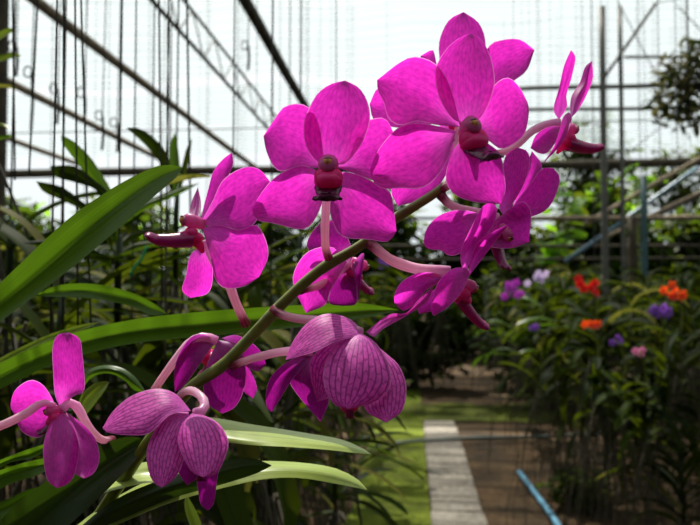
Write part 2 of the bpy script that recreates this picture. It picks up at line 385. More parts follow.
seg('brace_wire',(700,95),(632,150),Yr+.1,.005,M['wire'],'thin bracing wire sloping up right below the hanging bush','wire')
seg('brace_wire',(672,0),(705,35),Yr+.1,.006,M['wire'],'thin wire in the top right corner above the hanging bush','wire')
seg('rack_rail',(530,219),(760,217),8.1,.030,M['pole'],'brown rack rail below the right end of the dark beam')
seg('rack_rail',(376,246),(760,246),8.6,.022,M['pole_dark'],'dark level rack rail behind the middle right flowers')
seg('rack_rail',(376,260),(760,258),8.9,.018,M['pole_dark'],'thin dark rack rail, lowest of the level rails at right')
seg('rack_rail',(376,218),(545,219),9.6,.020,M['pole_dark'],'short dark rail seen in the gap between stem and pink petals')
seg('slope_pipe',(565,262),(697,168),7.9,.024,M['dullblue'],'sloping blue pipe under the right end of the dark beam','pipe',8.4)
seg('slope_pipe',(585,224),(700,158),8.6,.028,M['pole'],'sloping brown pole just above the sloping blue pipe','pole',9.2)
seg('slope_pipe',(600,240),(720,183),8.7,.024,M['pole'],'sloping brown pole just below the sloping blue pipe','pole',9.2)
seg('slope_pipe',(640,225),(730,178),9.2,.030,M['steel'],'sloping grey pipe at the right photo edge under the beam','pipe',9.5)
# pipes on the ground
def gp(x,y,z=.03):
    r=CF+CR*((x-350)/F)-CU*((y-262.5)/F); return EYE+r*((z-EYE.z)/r.z)
g=MB(); g.tube(spline([gp(519,472),gp(535,493),gp(552,516),gp(580,560)],10),.020,10); o=g.build('plastic_pipe',M['blue']); tag(o,'light blue plastic pipe lying on the soil right of the path','pipe')
g=MB(); g.tube(spline([gp(388,444,.05),gp(420,441,.06),gp(470,438,.06),gp(560,436,.05),gp(720,428,.05)],24),.017,8); o=g.build('water_hose',M['hose']); tag(o,'dark grey green hose laid across the lawn and paved path','hose')

# ------------------------------------------------------------------ traced sheet-like organs
def organ(base,left,right,tip,d0,d1,bend=0,cup=0,fold=0,wave=.0008,nu=19,nv=13,seed=0,twist=0,bw=.14):
    """petal or leaf: two margins from base to tip, given its own depth, arch and cup"""
    b=Vector((base[0],base[1],0)); t=Vector((tip[0],tip[1],0))
    def vv(l): return [Vector((p[0],p[1],0)) for p in l]
    L=spline([b]+vv(left)+[t],nu); Rr=spline([b]+vv(right)+[t],nu); g=MB(); rows=[]
    for i in range(nu):
        u=i/(nu-1); r=[]
        for j in range(nv):
            v=j/(nv-1); q=L[i].lerp(Rr[i],v); c=2*v-1; env=math.sin(PI*min(max(u,0.0),1))**.6 if 0<u<1 else 0
            d=d0+(d1-d0)*u+bend*4*u*(1-u)-cup*(c*c)*env-fold*abs(c)*env+twist*c*env
            d+=wave*env*noise.noise((u*3+seed*7.3,v*3,seed*1.7))*1.6
            r.append(P(q.x,q.y,d))
        rows.append(r)
    g.grid(rows); return g
def lip_mesh(flower,c,f,u,sc=.01,spread=1.0,tongue=2.4,down=.55,thick=1.0,tmat='tongue',lob=1.0,zo=0.0,col=1.0,wide=1.0,fork=0):
    """column with anther cap, and a lip: two side lobes, a throat and a forked dark tongue"""
    f=f.normalized(); s=u.cross(f).normalized(); u=f.cross(s).normalized()
    def L(a,b,h): return c+(f*a+s*b+u*h)*sc
    k=MB(); pts=[L(-.35,0,-.1),L(0,0,0),L(.35,0,.08),L(.65,0,.12),L(.88,0,.06)]
    k.tube(pts,[x*sc*col for x in (.30,.36,.40,.42,.30)],12,0)
    k.ball(L(.88,0,.06),s*.34*sc*col,u*.32*sc*col,f*.22*sc,0); k.ball(L(.96,0,.12*col),s*.32*sc,u*.27*sc,f*.18*sc,1); k.ball(L(.99,0,.12*col+.19),s*.24*sc,u*.09*sc,f*.12*sc,2); k.ball(L(1.04,0,.12*col-.06),s*.13*sc,u*.06*sc,f*.10*sc,2)
    k.build('column',[M['column'],M['anther'],M['liptip']],flower)
    l=MB()
    for e in(-1,1):                                      # side lobes, hollow shells either side of the throat
        def fn(d,e=e): return 1+.12*d[1]-.10*max(0,d[0]*e)**2
        l.ball(L(.42,.40*e*spread*lob,-.70),s*.62*sc*lob,u*.66*sc*lob,f*.62*sc*lob,0,16,12,fn)
    l.ball(L(.45,0,-.85),s*.96*sc*lob,u*.62*sc*lob,f*.78*sc,0,18,12)
    rows=[]; n=14; q=18                                  # thick tapering tongue with a forked upturned tip
    for i in range(n):
        t=i/(n-1); w=(.56-.26*t+(.26 if t>.78 else 0)*(t-.78)/.22*1.6)*thick; h=(.50-.24*t)*thick
        if i==n-1: w*=.55; h*=.4
        a=.35+tongue*t; z=-1.00+zo-down*t-.12*math.sin(PI*t)+(.18*(t-.8)/.2 if t>.8 else 0)
        r=[]
        for k2 in range(q):
            an=2*PI*k2/q; sx=math.cos(an)*w*wide; sz=math.sin(an)*h*(.75 if math.sin(an)<0 else 1)
            if math.sin(an)>0: sz*=(.62+.38*abs(math.cos(an*3)))      # keels along the top
            notch=.30*max(0,1-abs(math.cos(an))*1.8) if t>.8 else 0
            dz=fork*(-.30*max(0,abs(math.cos(an))-.35)*max(0,t-.45)/.55+.05*math.sin(k2*2.4+i*1.7))
            r.append(L(a-notch+fork*.05*math.sin(k2*1.9+i),sx,z+sz+dz))
        rows.append(r)
    l.grid(rows,None,1,True)
    l.add(rows[-1],[tuple(range(q))],None,1)
    l.tube([L(.2,0,-1.0),L(-.15,0,-1.35),L(-.35,0,-1.75)],[.36*sc,.26*sc,.10*sc],10,0)   # short spur
    l.build('lip',[M['lip'],M[tmat],M['column']],flower)

CROWN=P(-60,470,.50)
orchid=empty('orchid',CROWN,'foreground orchid with an arching stem of magenta flowers and long strap leaves','orchid plant')
fc=[0]
def flower(pedicel,r,organs,lip=None,default='petal'):
    """pedicel: [(x,y,d)...] from the stem; organs: (name, kwargs, material)"""
    fc[0]+=1; g=MB(); n=14
    pts=spline([P(*p) for p in pedicel],n)
    r*=1.18; rad=[r*(1.25 if i==0 else 1.0+.12*math.sin(i*1.3)*.3+.25*(i/n)**3) for i in range(n)]
    g.tube(pts,rad,10); fl=g.build('flower',M['pedicel'],orchid)
    for k,o in enumerate(organs):
        nm,args=o[0],o[1]; m=o[2] if len(o)>2 else default; kw=o[3] if len(o)>3 else {}
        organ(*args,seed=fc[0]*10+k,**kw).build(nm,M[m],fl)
    for l in (lip if isinstance(lip,list) else [lip] if lip else []): lip_mesh(fl,**l)
    return fl

# flower stem
g=MB(); sp=[(96,520,.49),(150,440,.465),(190,389,.45),(222,366,.447),(250,338,.445),(283,303,.443),(320,270,.441),(360,246,.44),(390,222,.44),(420,203,.44),(442,188,.442),(462,168,.45),(480,150,.458)]
pts=spline([P(*p) for p in sp],60)
g.tube(pts,[.0042-.0016*(i/59)**1.6+.0004*max(0,math.cos(i*.8))**6 for i in range(60)],12); g.build('flower_stem',M['stem'],orchid)

# 1 left flower, seen from its right side
flower([(246,324,.444),(240,312,.437),(234,298,.432),(229,284,.430),(215,262,.428),(207,240,.424)],.0024,[
 ('dorsal_sepal',((200,224),[(204,205),(208,190),(213,172),(222,160)],[(213,215),(225,197),(227,180),(233,165)],(232,152.5),.424,.440,.004,.003)),
 ('petal',((200,224),[(213,200),(223,180),(243,167.5),(259,169)],[(215,227),(227,227),(241,230.5),(255,223),(264,204)],(270.5,182),.423,.432,-.004,.004)),
 ('petal',((196,220),[(190,214),(191.5,202)],[(200,213),(201,203)],(198,187),.426,.455,.002,-.003),'petal',{'fold':.004}),
 ('lateral_sepal',((202,228),[(219,225),(239,230),(256,224.5),(266,240),(268,258)],[(207,245),(212,265),(216,281),(226,288.5),(245,286)],(259,277),.420,.424,-.003,.004)),
 ('lateral_sepal',((200,246),[(190,256),(186,275),(182,290)],[(210,256),(213,276),(208,293)],(190,298),.424,.440,.002,-.003)),
 ],dict(c=P(199,223,.421),f=cdir(-.93,.05,.35),u=cdir(.06,.95,.05),sc=.0102,tongue=2.7,down=.1,thick=1.25,lob=.62))
# 2 middle flower, facing
flower([(330,260,.441),(326,250,.436),(325,230,.430),(326,205,.428),(329,175,.424)],.0022,[
 ('dorsal_sepal',((331,165),[(318,162),(306,146),(303.5,124),(309,108),(318,93),(331,84)],[(346,163),(361,145),(369,126),(370,112),(366,98),(358,87)],(345,80.5),.418,.424,-.004,.006)),
 ('petal',((325,167),[(323,152),(320,128),(311,109),(298,103.5),(284,107),(276,117)],[(315,168),(300,166),(281,171.5),(272,164),(266,150)],(263.5,136),.420,.424,-.003,.005)),
 ('petal',((336,167),[(347,147),(357,127),(372,119),(386,119.5)],[(350,172),(372,180),(390,186),(397,172)],(397,140),.421,.428,-.003,.005)),
 ('lateral_sepal',((322,178),[(314,169),(297,166),(274,178),(258,198)],[(323,198),(318,214),(310,226),(299,229.5),(274,223.5),(257,220)],(252,210),.416,.414,-.002,.005)),
 ('lateral_sepal',((336,178),[(342,172),(359,175),(377,184),(390,192),(393.5,207)],[(330,205),(333,223),(343,237),(368,239.5),(388,241.5)],(396.5,231),.416,.410,-.002,.005)),
 ],dict(c=P(329,169,.414),f=cdir(-.04,.12,.95),u=cdir(0,1,.0),sc=.0098,tongue=.85,down=.85,tmat='liptip',thick=.95,zo=-.22,col=1.5,wide=1.6,lob=.9,fork=1))
# 3 largest flower, facing
flower([(440,190,.442),(452,182,.438),(462,160,.432),(466,135,.422)],.0022,[
 ('dorsal_sepal',((466,125),[(452,118),(439,97),(435,73),(440,58),(450,45),(461,37)],[(476,122),(487,108),(494,88),(494.5,74),(490,55),(481,39)],(471,33.5),.404,.412,-.004,.006)),
 ('petal',((460,127),[(458,116),(450,86),(440,68),(427,59),(411,57),(396,65),(386,73)],[(437,125),(417,121),(400,125.5),(388,118),(384,103),(378,91)],(377,80),.407,.408,-.003,.005)),
 ('petal',((475,128),[(478,116),(491,90),(500,80),(510,78),(520,88)],[(479,134),(489,141),(501,149),(514,144),(525,133),(529,112)],(527.5,102),.407,.414,-.003,.005)),
 ('lateral_sepal',((456,131),[(437,126),(415,123),(399,127),(384,142),(374,158)],[(452,145),(446,163),(434,180),(420,188.5),(400,188),(384,189),(373,182)],(370,170),.402,.398,-.002,.005)),
 ('lateral_sepal',((466,136),[(453,150),(447,167),(446,182),(455,195),(475,202)],[(477,137),(489,144),(500,154),(504,172),(505.5,190)],(501,204),.402,.396,-.002,.005)),
 ],dict(c=P(467,131,.400),f=cdir(.30,.10,.9),u=cdir(-.22,1,0),sc=.0098,tongue=1.7,down=.95,tmat='liptip',thick=1.0,zo=-.15,col=1.45,wide=1.35,lob=.9,fork=1))
# 4 flower behind the largest one
flower([(455,175,.448),(457,155,.47),(456,130,.488),(454,112,.49)],.0024,[
 ('dorsal_sepal',((458,104),[(444,80),(439,55),(440,38),(449,20)],[(478,85),(485,60),(485,38),(478,22)],(463.5,12),.487,.50,-.003,.005)),
 ('petal',((465,104),[(478,70),(489,46),(502,40),(520,39.5)],[(490,95),(505,87),(515,80),(527,70)],(534.5,50),.487,.49,-.003,.005)),
 ('petal',((448,102),[(440,80),(434,52),(430,50.5)],[(430,95),(422,75)],(420.5,56),.488,.505,.002,.004)),
 ('lateral_sepal',((446,110),[(420,96),(395,88),(378,88)],[(430,125),(400,128),(375,121)],(369.5,104),.485,.478,-.002,.004)),
 ('lateral_sepal',((450,116),[(425,140),(402,168),(391,190)],[(455,150),(440,185),(420,200)],(398,206),.484,.474,-.002,.004)),
 ],dict(c=P(452,108,.482),f=cdir(.0,.1,.98),u=cdir(0,1,0),sc=.0095))
# 5 right hand flower, edge on, facing away to the right
flower([(478,155,.458),(505,152,.456),(519,143,.455),(532,131,.455),(546,125,.455),(560,122.5,.455)],.0021,[
 ('dorsal_sepal',((559,120),[(553.5,109),(559,88),(564,66)],[(567,107),(566.5,95),(571.5,78),(575.5,58)],(571,50),.455,.445,.004,-.003),'petal',{'fold':.003}),
 ('petal',((571,118),[(570,107),(572,95),(580,82),(585,67)],[(579,109),(587.5,93),(593,77)],(592,61),.456,.470,.003,-.003),'petal',{'fold':-.003}),
 ('petal',((569,112),[(563,117),(559,132),(553,148)],[(572,118),(567,134),(560,146)],(541.5,165),.450,.428,-.003,.002),'petal',{'fold':.002}),
 ('lateral_sepal',((562,126),[(548,127),(536,135)],[(557,140),(547,153),(538,153)],(530.5,148),.452,.436,-.002,.003)),
 ],dict(c=P(564,130,.453),f=cdir(.93,-.05,-.12),u=cdir(.1,.95,.1),sc=.0088,tongue=2.7,down=.2,thick=1.35,lob=.7))
# 6 middle right flower, its back to the light
flower([(441,195,.442),(448,203,.440),(460,209,.436),(480,213,.435),(497,218,.438)],.0024,[
 ('dorsal_sepal',((505,217),[(499,207),(505,192),(503,170),(506,155)],[(511,207),(524,184),(530,163),(527,151)],(517,147.5),.436,.440,-.003,.004),'petal'),
 ('petal',((510,214),[(518,192),(526,166)],[(521,206),(535,187),(542,166)],(532,151),.442,.452,-.002,.003),'petal'),
 ('petal',((507,219),[(514,205),(529,185),(542,169)],[(530,217),(546,210),(555,197),(560,178)],(553,168),.434,.432,-.003,.004),'petal'),
 ('lateral_sepal',((502,218),[(512,207),(523,201.5),(531,212)],[(487,226),(482,240),(492,247.5),(512,248)],(529,242),.432,.424,-.003,.005),'petal'),
 ('lateral_sepal',((484,216),[(474,212),(457,210),(439,215.5),(427,228)],[(478,232),(464,251),(450,256),(441,250.5),(427,248.5)],(423.5,241),.434,.426,-.003,.005),'petal'),
 ],dict(c=P(504,229,.425),f=cdir(.25,-.85,.40),u=cdir(.45,.45,.3),sc=.0080,tongue=2.7,down=.1,thick=1.2,lob=.55))
# 7 lower right flower, side on
flower([(370,243,.440),(380,252,.434),(393,261,.431),(418,269,.428),(450,272,.428)],.0027,[
 ('dorsal_sepal',((464,276),[(460.5,260),(462,247),(471,228),(482,207)],[(471,261),(484,238),(494,223),(497,208)],(491,202.5),.428,.413,-.003,.003),'petal',{'fold':.003}),
 ('petal',((467,279),[(472,255),(482,238)],[(476,267),(492,246)],(509,224),.424,.409,-.001,.002),'petal',{'fold':.003}),
 ('petal',((468,268),[(453,268.5),(439,281),(433,296),(430.5,308)],[(469.5,273),(463,290),(448,307)],(433.5,316),.424,.412,-.004,.004),'petal'),
 ('petal',((448,276),[(435,273),(418,273),(402,281.5),(394.5,294)],[(437,284),(425,291),(414,305),(403,310.5)],(394.5,303),.432,.426,-.004,.007),'petal'),
 ('lateral_sepal',((446,284),[(430,292),(418,303)],[(445,298),(434,310)],(419,314),.431,.428,.002,.003),'petal'),
 ],dict(c=P(463,283,.428),f=cdir(.75,-.45,-.15),u=cdir(.5,.75,.1),sc=.0090,tongue=2.9,down=.9,thick=1.2,lob=.75))
# 8 flower behind the stem below the middle flower
flower([(300,290,.443),(320,285,.455),(340,270,.463),(350,262,.465)],.0022,[
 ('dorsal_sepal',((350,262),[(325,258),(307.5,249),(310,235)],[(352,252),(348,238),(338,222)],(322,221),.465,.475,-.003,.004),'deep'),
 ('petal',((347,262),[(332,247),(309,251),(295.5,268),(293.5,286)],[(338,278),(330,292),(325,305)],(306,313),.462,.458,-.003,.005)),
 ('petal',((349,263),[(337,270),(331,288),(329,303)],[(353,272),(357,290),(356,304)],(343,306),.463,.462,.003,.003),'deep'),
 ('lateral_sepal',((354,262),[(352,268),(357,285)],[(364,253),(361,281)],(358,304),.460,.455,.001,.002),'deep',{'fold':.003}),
 ],dict(c=P(356,262,.466),f=cdir(.75,-.5,-.2),u=cdir(.5,.75,.2),sc=.0085,tongue=2.3,down=.45,thick=1.1,lob=.7))
# 9 veined flower seen from behind
flower([(273,309,.443),(283,315,.438),(300,319,.432),(330,322,.424),(361,333,.414)],.0023,[
 ('dorsal_sepal',((364,333),[(350,319),(327,313.5),(307,323),(292,343)],[(350,338),(335,342),(314,352)],(285.5,360),.414,.404,-.006,-.002),'back',{'twist':-.010}),
 ('petal',((366,332),[(383,318),(393,313.5),(406,312.5),(420,297)],[(374,337),(383,329),(399,320),(411,313),(428,301)],(433,287),.414,.424,.001,.002),'back'),
 ('petal',((356,336),[(330,342),(312,357),(310,375)],[(350,365),(340,392)],(317,402),.416,.420,.0,.004),'back'),
 ('lateral_sepal',((361,333),[(345,337),(329,354),(323,374),(326,392),(335,405)],[(375,342),(388,362),(391.5,382),(384,396),(370,404)],(348,409),.412,.378,-.009,-.008),'back'),
 ('lateral_sepal',((372,342),[(366,370),(364,395),(366,411)],[(388,355),(400,367),(406.5,388),(402,411)],(386,422.5),.418,.388,-.004,-.005),'back'),
 ],dict(c=P(349,398,.418),f=cdir(.05,-.85,-.2),u=cdir(0,.2,-.9),sc=.0060,tongue=1.4,down=.2))
# 10 shaded flower hanging behind the lower stem
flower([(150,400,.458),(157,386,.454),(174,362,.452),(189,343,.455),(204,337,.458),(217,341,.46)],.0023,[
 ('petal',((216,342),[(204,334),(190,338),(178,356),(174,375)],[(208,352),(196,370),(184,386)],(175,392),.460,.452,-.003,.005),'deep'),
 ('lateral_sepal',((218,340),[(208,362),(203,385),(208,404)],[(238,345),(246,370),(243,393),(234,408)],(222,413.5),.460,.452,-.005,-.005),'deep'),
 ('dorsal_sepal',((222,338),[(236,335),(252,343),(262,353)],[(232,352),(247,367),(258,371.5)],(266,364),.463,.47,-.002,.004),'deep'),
 ('petal',((236,350),[(244,370),(244,391)],[(250,370),(257,388)],(253,398.5),.465,.462,.0,.003),'petal'),
 ],dict(c=P(206,350,.466),f=cdir(-.55,-.6,-.3),u=cdir(-.5,.6,.1),sc=.0070,tongue=2.3,down=.2))
# 11 bottom left flower
flower([(112,440,.47),(103,440,.455),(94,434,.440),(86,423,.430),(78,408,.424),(70,402,.420),(62,409,.418)],.0021,[
 ('dorsal_sepal',((61,409),[(55,395),(53,370),(52.5,348),(57,335.5)],[(67,403),(74,395.5),(84.5,390),(82.5,355),(79.5,338.5)],(68,332.5),.420,.426,-.003,.004)),
 ('petal',((57,410),[(51,396),(42,384),(30,380),(16,389),(11,401)],[(47,430),(38,438),(22,432),(14.5,416)],(11,409),.421,.424,-.004,.005)),
 ('lateral_sepal',((62,411),[(50,424),(43.5,444),(44,464),(48,481)],[(71,420),(79,444),(76,470),(69,483)],(57,488),.419,.376,-.008,-.007),'petal'),
 ('lateral_sepal',((66,412),[(68,430),(72,455),(74,472)],[(84,425),(96,440),(99.5,459),(94,473)],(84,478.5),.422,.388,-.004,.003),'petal'),
 ],[dict(c=P(57,409,.417),f=cdir(-.80,-.30,.45),u=cdir(-.1,.9,.1),sc=.0068,tongue=1.8,down=.5,tmat='liptip',lob=.8)])
# 12 bottom flower with lit veined backs
flower([(178,398,.455),(184,392,.440),(193,391,.430),(203,399,.420),(204,409,.414),(195,413,.409)],.0021,[
 ('dorsal_sepal',((191,411),[(176,394),(157,388.5),(133,395),(114,410)],[(170,415),(149,433.5),(125,435),(108,432.5)],(102.5,428),.409,.398,-.006,-.003),'back',{'twist':-.011}),
 ('petal',((189,412),[(168,414),(154,431),(146.5,452),(149,473),(155,484)],[(188,440),(181,468),(172,481)],(162,487.5),.412,.376,-.006,-.005),'back'),
 ('petal',((192,416),[(180,440),(178,470)],[(200,440),(198,475)],(187,485),.416,.414,.0,.002),'deep'),
 ('lateral_sepal',((194,412),[(181,422),(177.5,439),(182,455),(192,472)],[(208,417),(221,426),(228.5,442),(225,458),(216,474)],(203,477),.411,.364,-.009,-.009),'back'),
 ('lateral_sepal',((203,440),[(196,470),(198,490),(201,505)],[(220,455),(217,480),(214,503)],(208,510.5),.418,.420,.001,.003),'deep'),
 ],dict(c=P(203,462,.424),f=cdir(.05,-.9,.2),u=cdir(0,.2,-.9),sc=.0055,tongue=1.6,down=.2))
# 13 dark flower under the veined one
flower([(231,366,.447),(245,361,.443),(262,356,.437),(280,352,.433),(297,351,.432),(312,352,.434)],.0022,[
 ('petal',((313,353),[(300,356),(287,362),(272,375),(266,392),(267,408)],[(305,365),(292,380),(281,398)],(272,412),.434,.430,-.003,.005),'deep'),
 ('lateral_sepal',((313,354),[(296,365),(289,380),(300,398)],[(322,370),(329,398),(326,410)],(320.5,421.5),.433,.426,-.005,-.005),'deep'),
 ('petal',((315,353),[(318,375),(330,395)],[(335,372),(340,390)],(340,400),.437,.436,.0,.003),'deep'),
 ],dict(c=P(312,360,.44),f=cdir(-.4,-.75,-.2),u=cdir(-.3,.5,-.6),sc=.0065,tongue=1.6,down=.2))
# a narrow spur flower tube entering at the left edge
g=MB(); g.tube(spline([P(-30,434,.40),P(0,426,.404),P(25,414,.408),P(42,403,.412),P(55,406,.416)],16),[.0026]*12+[.0024,.0022,.002,.0018],10)
g.build('flower_bud_stalk',M['pedicel'],orchid)

# strap leaves of the foreground plant
LV=[
 ('leaf',((-90,368),[(-40,318),(0,283),(60,226),(100,196),(140,173),(165,164.5)],[(-40,352),(0,322),(60,277),(110,236),(150,200),(178,176)],(183,167.5),.40,.455,-.01,0),'leaf',{'fold':.010}),
 ('leaf',((-100,425),[(-40,385),(0,363),(60,337),(130,320),(210,311),(300,305),(360,303)],[(-40,410),(0,389),(60,362),(130,344),(210,336),(300,327),(360,319)],(399,310),.52,.57,-.02,0),'leaf',{'fold':.012}),
 ('leaf',((30,296),[(60,285),(95,284),(130,292),(155,304)],[(60,297),(95,299),(130,306),(150,315)],(167,314),.60,.62,0,0),'leaf',{'fold':.006}),
 ('leaf',((150,418),[(205,417),(250,424),(300,432),(340,439),(362,448)],[(200,436),(240,444),(290,447),(330,450),(355,453)],(371,454),.49,.50,-.02,0),'leaf_lit',{'fold':-.006,'twist':-.016}),
 ('leaf',((40,560),[(90,515),(150,480),(215,466),(260,461),(306,463),(338,469),(360,481)],[(110,528),(170,503),(227,487),(265,479),(300,478),(337,484)],(367.5,490),.47,.51,-.01,0),'leaf_lit',{'fold':-.006,'twist':-.014}),
 ('leaf',((60,545),[(110,503),(160,480),(215,463),(245,457.5),(259,460)],[(120,520),(170,499),(220,485),(255,474)],(272,465.5),.455,.475,0,0),'leaf_dark',{'fold':-.006}),
 ('leaf',((-30,560),[(10,510),(45,482),(85,452),(125,437)],[(40,550),(75,520),(110,487),(140,455)],(150,440),.455,.475,-.01,0),'leaf_dark',{'fold':.010}),
 ('leaf',((20,525),[(60,494),(100,470),(146,462),(160,462)],[(40,520),(80,500),(140,484),(165,482)],(190,470),.49,.49,-.01,0),'leaf_lit',{'fold':.005,'twist':-.014}),
 ('leaf',((-60,500),[(-20,470),(10,456),(35,447)],[(-20,480),(10,463),(35,457)],(60,440),.50,.50,0,0),'leaf',{'fold':.005}),
 ('leaf',((-60,520),[(-20,480),(10,467),(40,459)],[(-20,500),(10,484),(40,474)],(75,455),.49,.49,0,0),'leaf',{'fold':.006}),
 ('leaf',((-60,540),[(-20,512),(10,498),(30,489)],[(-20,530),(10,514),(30,502)],(52,485),.485,.48,0,0),'leaf',{'fold':.005}),
 ('leaf',((80,392),[(86,373),(98,366),(112,365.5),(126,370),(138,380)],[(90,379),(100,374),(112,374),(124,380),(134,390)],(146,393),.60,.58,-.01,0),'leaf',{'fold':-.006}),
 ('leaf',((-40,384),[(0,358),(45,336),(80,325)],[(0,364),(45,342),(80,331)],(100,322),.60,.64,0,0),'leaf_lit',{'fold':.003}),
 ('leaf',((76,425),[(80,398),(92,385),(104,381)],[(86,415),(98,400),(107,387)],(109,382),.60,.58,0,0),'leaf_lit',{'fold':.004}),
 ('leaf',((215,580),[(196,540),(185,510)],[(206,540),(198,515)],(186,493),.56,.55,0,0),'leaf_lit',{'fold':.004}),
]
for k,(nm,a,m,kw) in enumerate(LV): organ(*a,nu=29,nv=9,seed=200+k,wave=.002,**kw).build(nm,M[m],orchid)
g=MB(); g.tube(spline([CROWN+Vector((0,0,-.16)),CROWN,CROWN+Vector((.01,.01,.12))],10),[.013]*10,10); g.build('stem',M['stem'],orchid)
g=MB(); r3=random.Random(2)
for k in range(8): g.tube(spline([CROWN+Vector((0,0,-.1)),CROWN+Vector((r3.uniform(-.05,.05),r3.uniform(-.05,.05),-.3)),CROWN+Vector((r3.uniform(-.08,.08),r3.uniform(-.08,.08),-1.47))],10),.003,6)
g.build('aerial_roots',M['root'],orchid)

# ------------------------------------------------------------------ hanging orchids all around
def strap(g,o,az,el,L,w,droop,fold=.35,n=9,mi=0,twist=0):
    p=Vector(o); e=el; ds=L/(n-1); rows=[]; h=Vector((math.cos(az),math.sin(az),0)); s=Vector((-math.sin(az),math.cos(az),0))
    for i in range(n):
        t=i/(n-1); d=h*math.cos(e)+Vector((0,0,1))*math.sin(e); nn=-h*math.sin(e)+Vector((0,0,1))*math.cos(e)
        ww=w*(.62+.38*min(1,t*4))*(1 if t<.8 else math.sqrt(max(0.02,1-((t-.8)/.205)**2)))
        sd=(s*math.cos(twist*t)+nn*math.sin(twist*t))
        rows.append([p-sd*ww+nn*ww*fold, p-sd*ww*.5+nn*ww*fold*.45, p, p+sd*ww*.5+nn*ww*fold*.45, p+sd*ww+nn*ww*fold])
        p=p+d*ds; e-=droop*ds*(1+1.2*t)
    g.grid(rows,None,mi)
def foliage(r,n=16,Hs=.34,L=(.26,.46),w=.019,mats=('bg1','bg2')):
    g=MB(); az=r.uniform(0,PI)
    for k in range(n):
        a=az+(PI if k%2 else 0)+r.uniform(-.35,.35); z=Hs*k/n
        strap(g,(0,0,z-.15),a,r.uniform(.35,1.15),r.uniform(*L),w*r.uniform(.8,1.15),r.uniform(2.2,5.5),r.uniform(.2,.6),mi=(0 if r.random()<.55 else (1 if r.random()<.85 else 2)),twist=r.uniform(-.5,.5))
    return g
def roots(r,n=14,lo=.45,hi=.95):
    g=MB()
    for k in range(n):
        L=r.uniform(lo,hi); p=Vector((r.uniform(-.02,.02),r.uniform(-.02,.02),-.12)); pts=[]
        dx,dy=r.uniform(-.2,.2),r.uniform(-.2,.2)
        for i in range(7):
            t=i/6; pts.append(p+Vector((dx*math.sin(t*1.6)+.012*noise.noise((k,t*3,1)),dy*math.sin(t*1.6)+.012*noise.noise((k,t*3,9)),-L*t)))
        g.tube(pts,[.0030*(1-.4*i/6) for i in range(7)],5)
    return g
protos=[]
for k in range(6):
    r=random.Random(40+k); e=empty('hanging_orchid',(0,0,0),'','orchid plant')
    foliage(r,n=26+3*(k%3)).build('foliage',[M['bg1'],M['bg2'],M['bg3']],e)
    g=MB(); g.tube([(0,0,-.17),(.004,0,0),(0,.003,.15)],[.006,.007,.005],8); g.build('stem',M['leaf_dark'],e)
    roots(r,22,.3,.95).build('aerial_roots',M['root'],e)
    g=MB(); g.tube([(0,0,-.02),(.004,0,.5),(0,0,1.0)],.0013,5); g.build('hanger_wire',M['wire'],e)
    protos.append(e)
used=set()
def plant(k,x,y,z,label,group,rot=None,s=1.0,kind='orchid plant',name=None):
    if k not in used: o=protos[k]; used.add(k)
    else: o=copy_tree(protos[k])
    o.location=(x,y,z); o.rotation_euler=(0,0,R.uniform(0,6.28) if rot is None else rot); o.scale=(s,s,s)
    o['label']=label; o['group']=group; o['category']=kind
    for c in o.children:
        if c.name.startswith('hanger_wire'): c.scale=(1/s,1/s,(RZ-.12-z)/s)
    return o
ORD=['first','second','third','fourth','fifth','sixth','seventh','eighth','ninth','tenth','eleventh','twelfth','thirteenth','fourteenth']
def row(X,ys,where,group,z=(1.32,1.5),s=(.95,1.15),jx=.06):
    for i,y in enumerate(ys):
        plant(R.randrange(6),X+R.uniform(-jx,jx),y+R.uniform(-.08,.08),R.uniform(*z),f'hanging orchid, {ORD[i]} from the viewer in the {where}',group,s=R.uniform(*s))
LG='hanging orchids left of the lawn'
row(-.52,[1.15,1.6,2.1,2.6,3.15,3.75,4.4,5.1,5.9,6.8],'row bordering the lawn',LG,z=(1.12,1.36))
row(-.98,[1.0,1.5,2.0,2.6,3.3,4.1,5.0,6.2,7.4],'second row left of the lawn',LG,z=(1.1,1.46))
row(-1.48,[1.6,2.1,2.7,3.3,4.0,5.0,6.3,7.6],'third row left of the lawn',LG,z=(1.2,1.58))
row(-2.1,[2.2,2.8,3.5,4.3,5.4,6.8],'fourth row left of the lawn',LG,z=(1.3,1.7))
row(-2.9,[2.9,3.7,4.6,5.8,7.2],'fifth row left of the lawn',LG,z=(1.35,1.75))
row(-.62,[1.9,2.45,3.0,3.6,4.3,5.1],'low tier bordering the lawn',LG,z=(.66,.84))
RG='hanging orchids right of the path'
row(.98,[3.7,4.3,4.9,5.6,6.4,7.2,8.0],'row edging the soil right of the path',RG,z=(1.10,1.30))
row(1.45,[3.3,3.8,4.3,4.8,5.4,6.2,7.1],'second row right of the path',RG,z=(1.15,1.38))
row(2.0,[3.7,4.3,4.9,5.6,6.4,7.4],'third row right of the path',RG,z=(1.2,1.45))
row(2.7,[4.4,5.0,5.7,6.6,7.6],'fourth row right of the path',RG,z=(1.25,1.5))
row(3.5,[5.4,6.2,7.0,8.0],'fifth row right of the path',RG,z=(1.3,1.55))
row(1.2,[3.2,3.7,4.3,4.9,5.6],'low tier edging the soil',RG,z=(.62,.82))
row(1.75,[3.9,4.5,5.2,6.0],'middle low tier at right',RG,z=(.62,.85))
row(2.4,[4.8,5.6,6.5],'deepest low tier at right',RG,z=(.65,.9))
CG='orchids hanging beyond the end of the path'
for i,x in enumerate([-1.3,-.7,-.15,.4,.95,1.5,2.1]):
    plant(R.randrange(6),x,9.3+R.uniform(-.3,.3),R.uniform(1.2,1.5),f'strap leaved orchid beyond the path end, {["leftmost","second from left","third from left","middle one","third from right","second from right","rightmost"][i]} of the far cross row',CG,s=1.35)

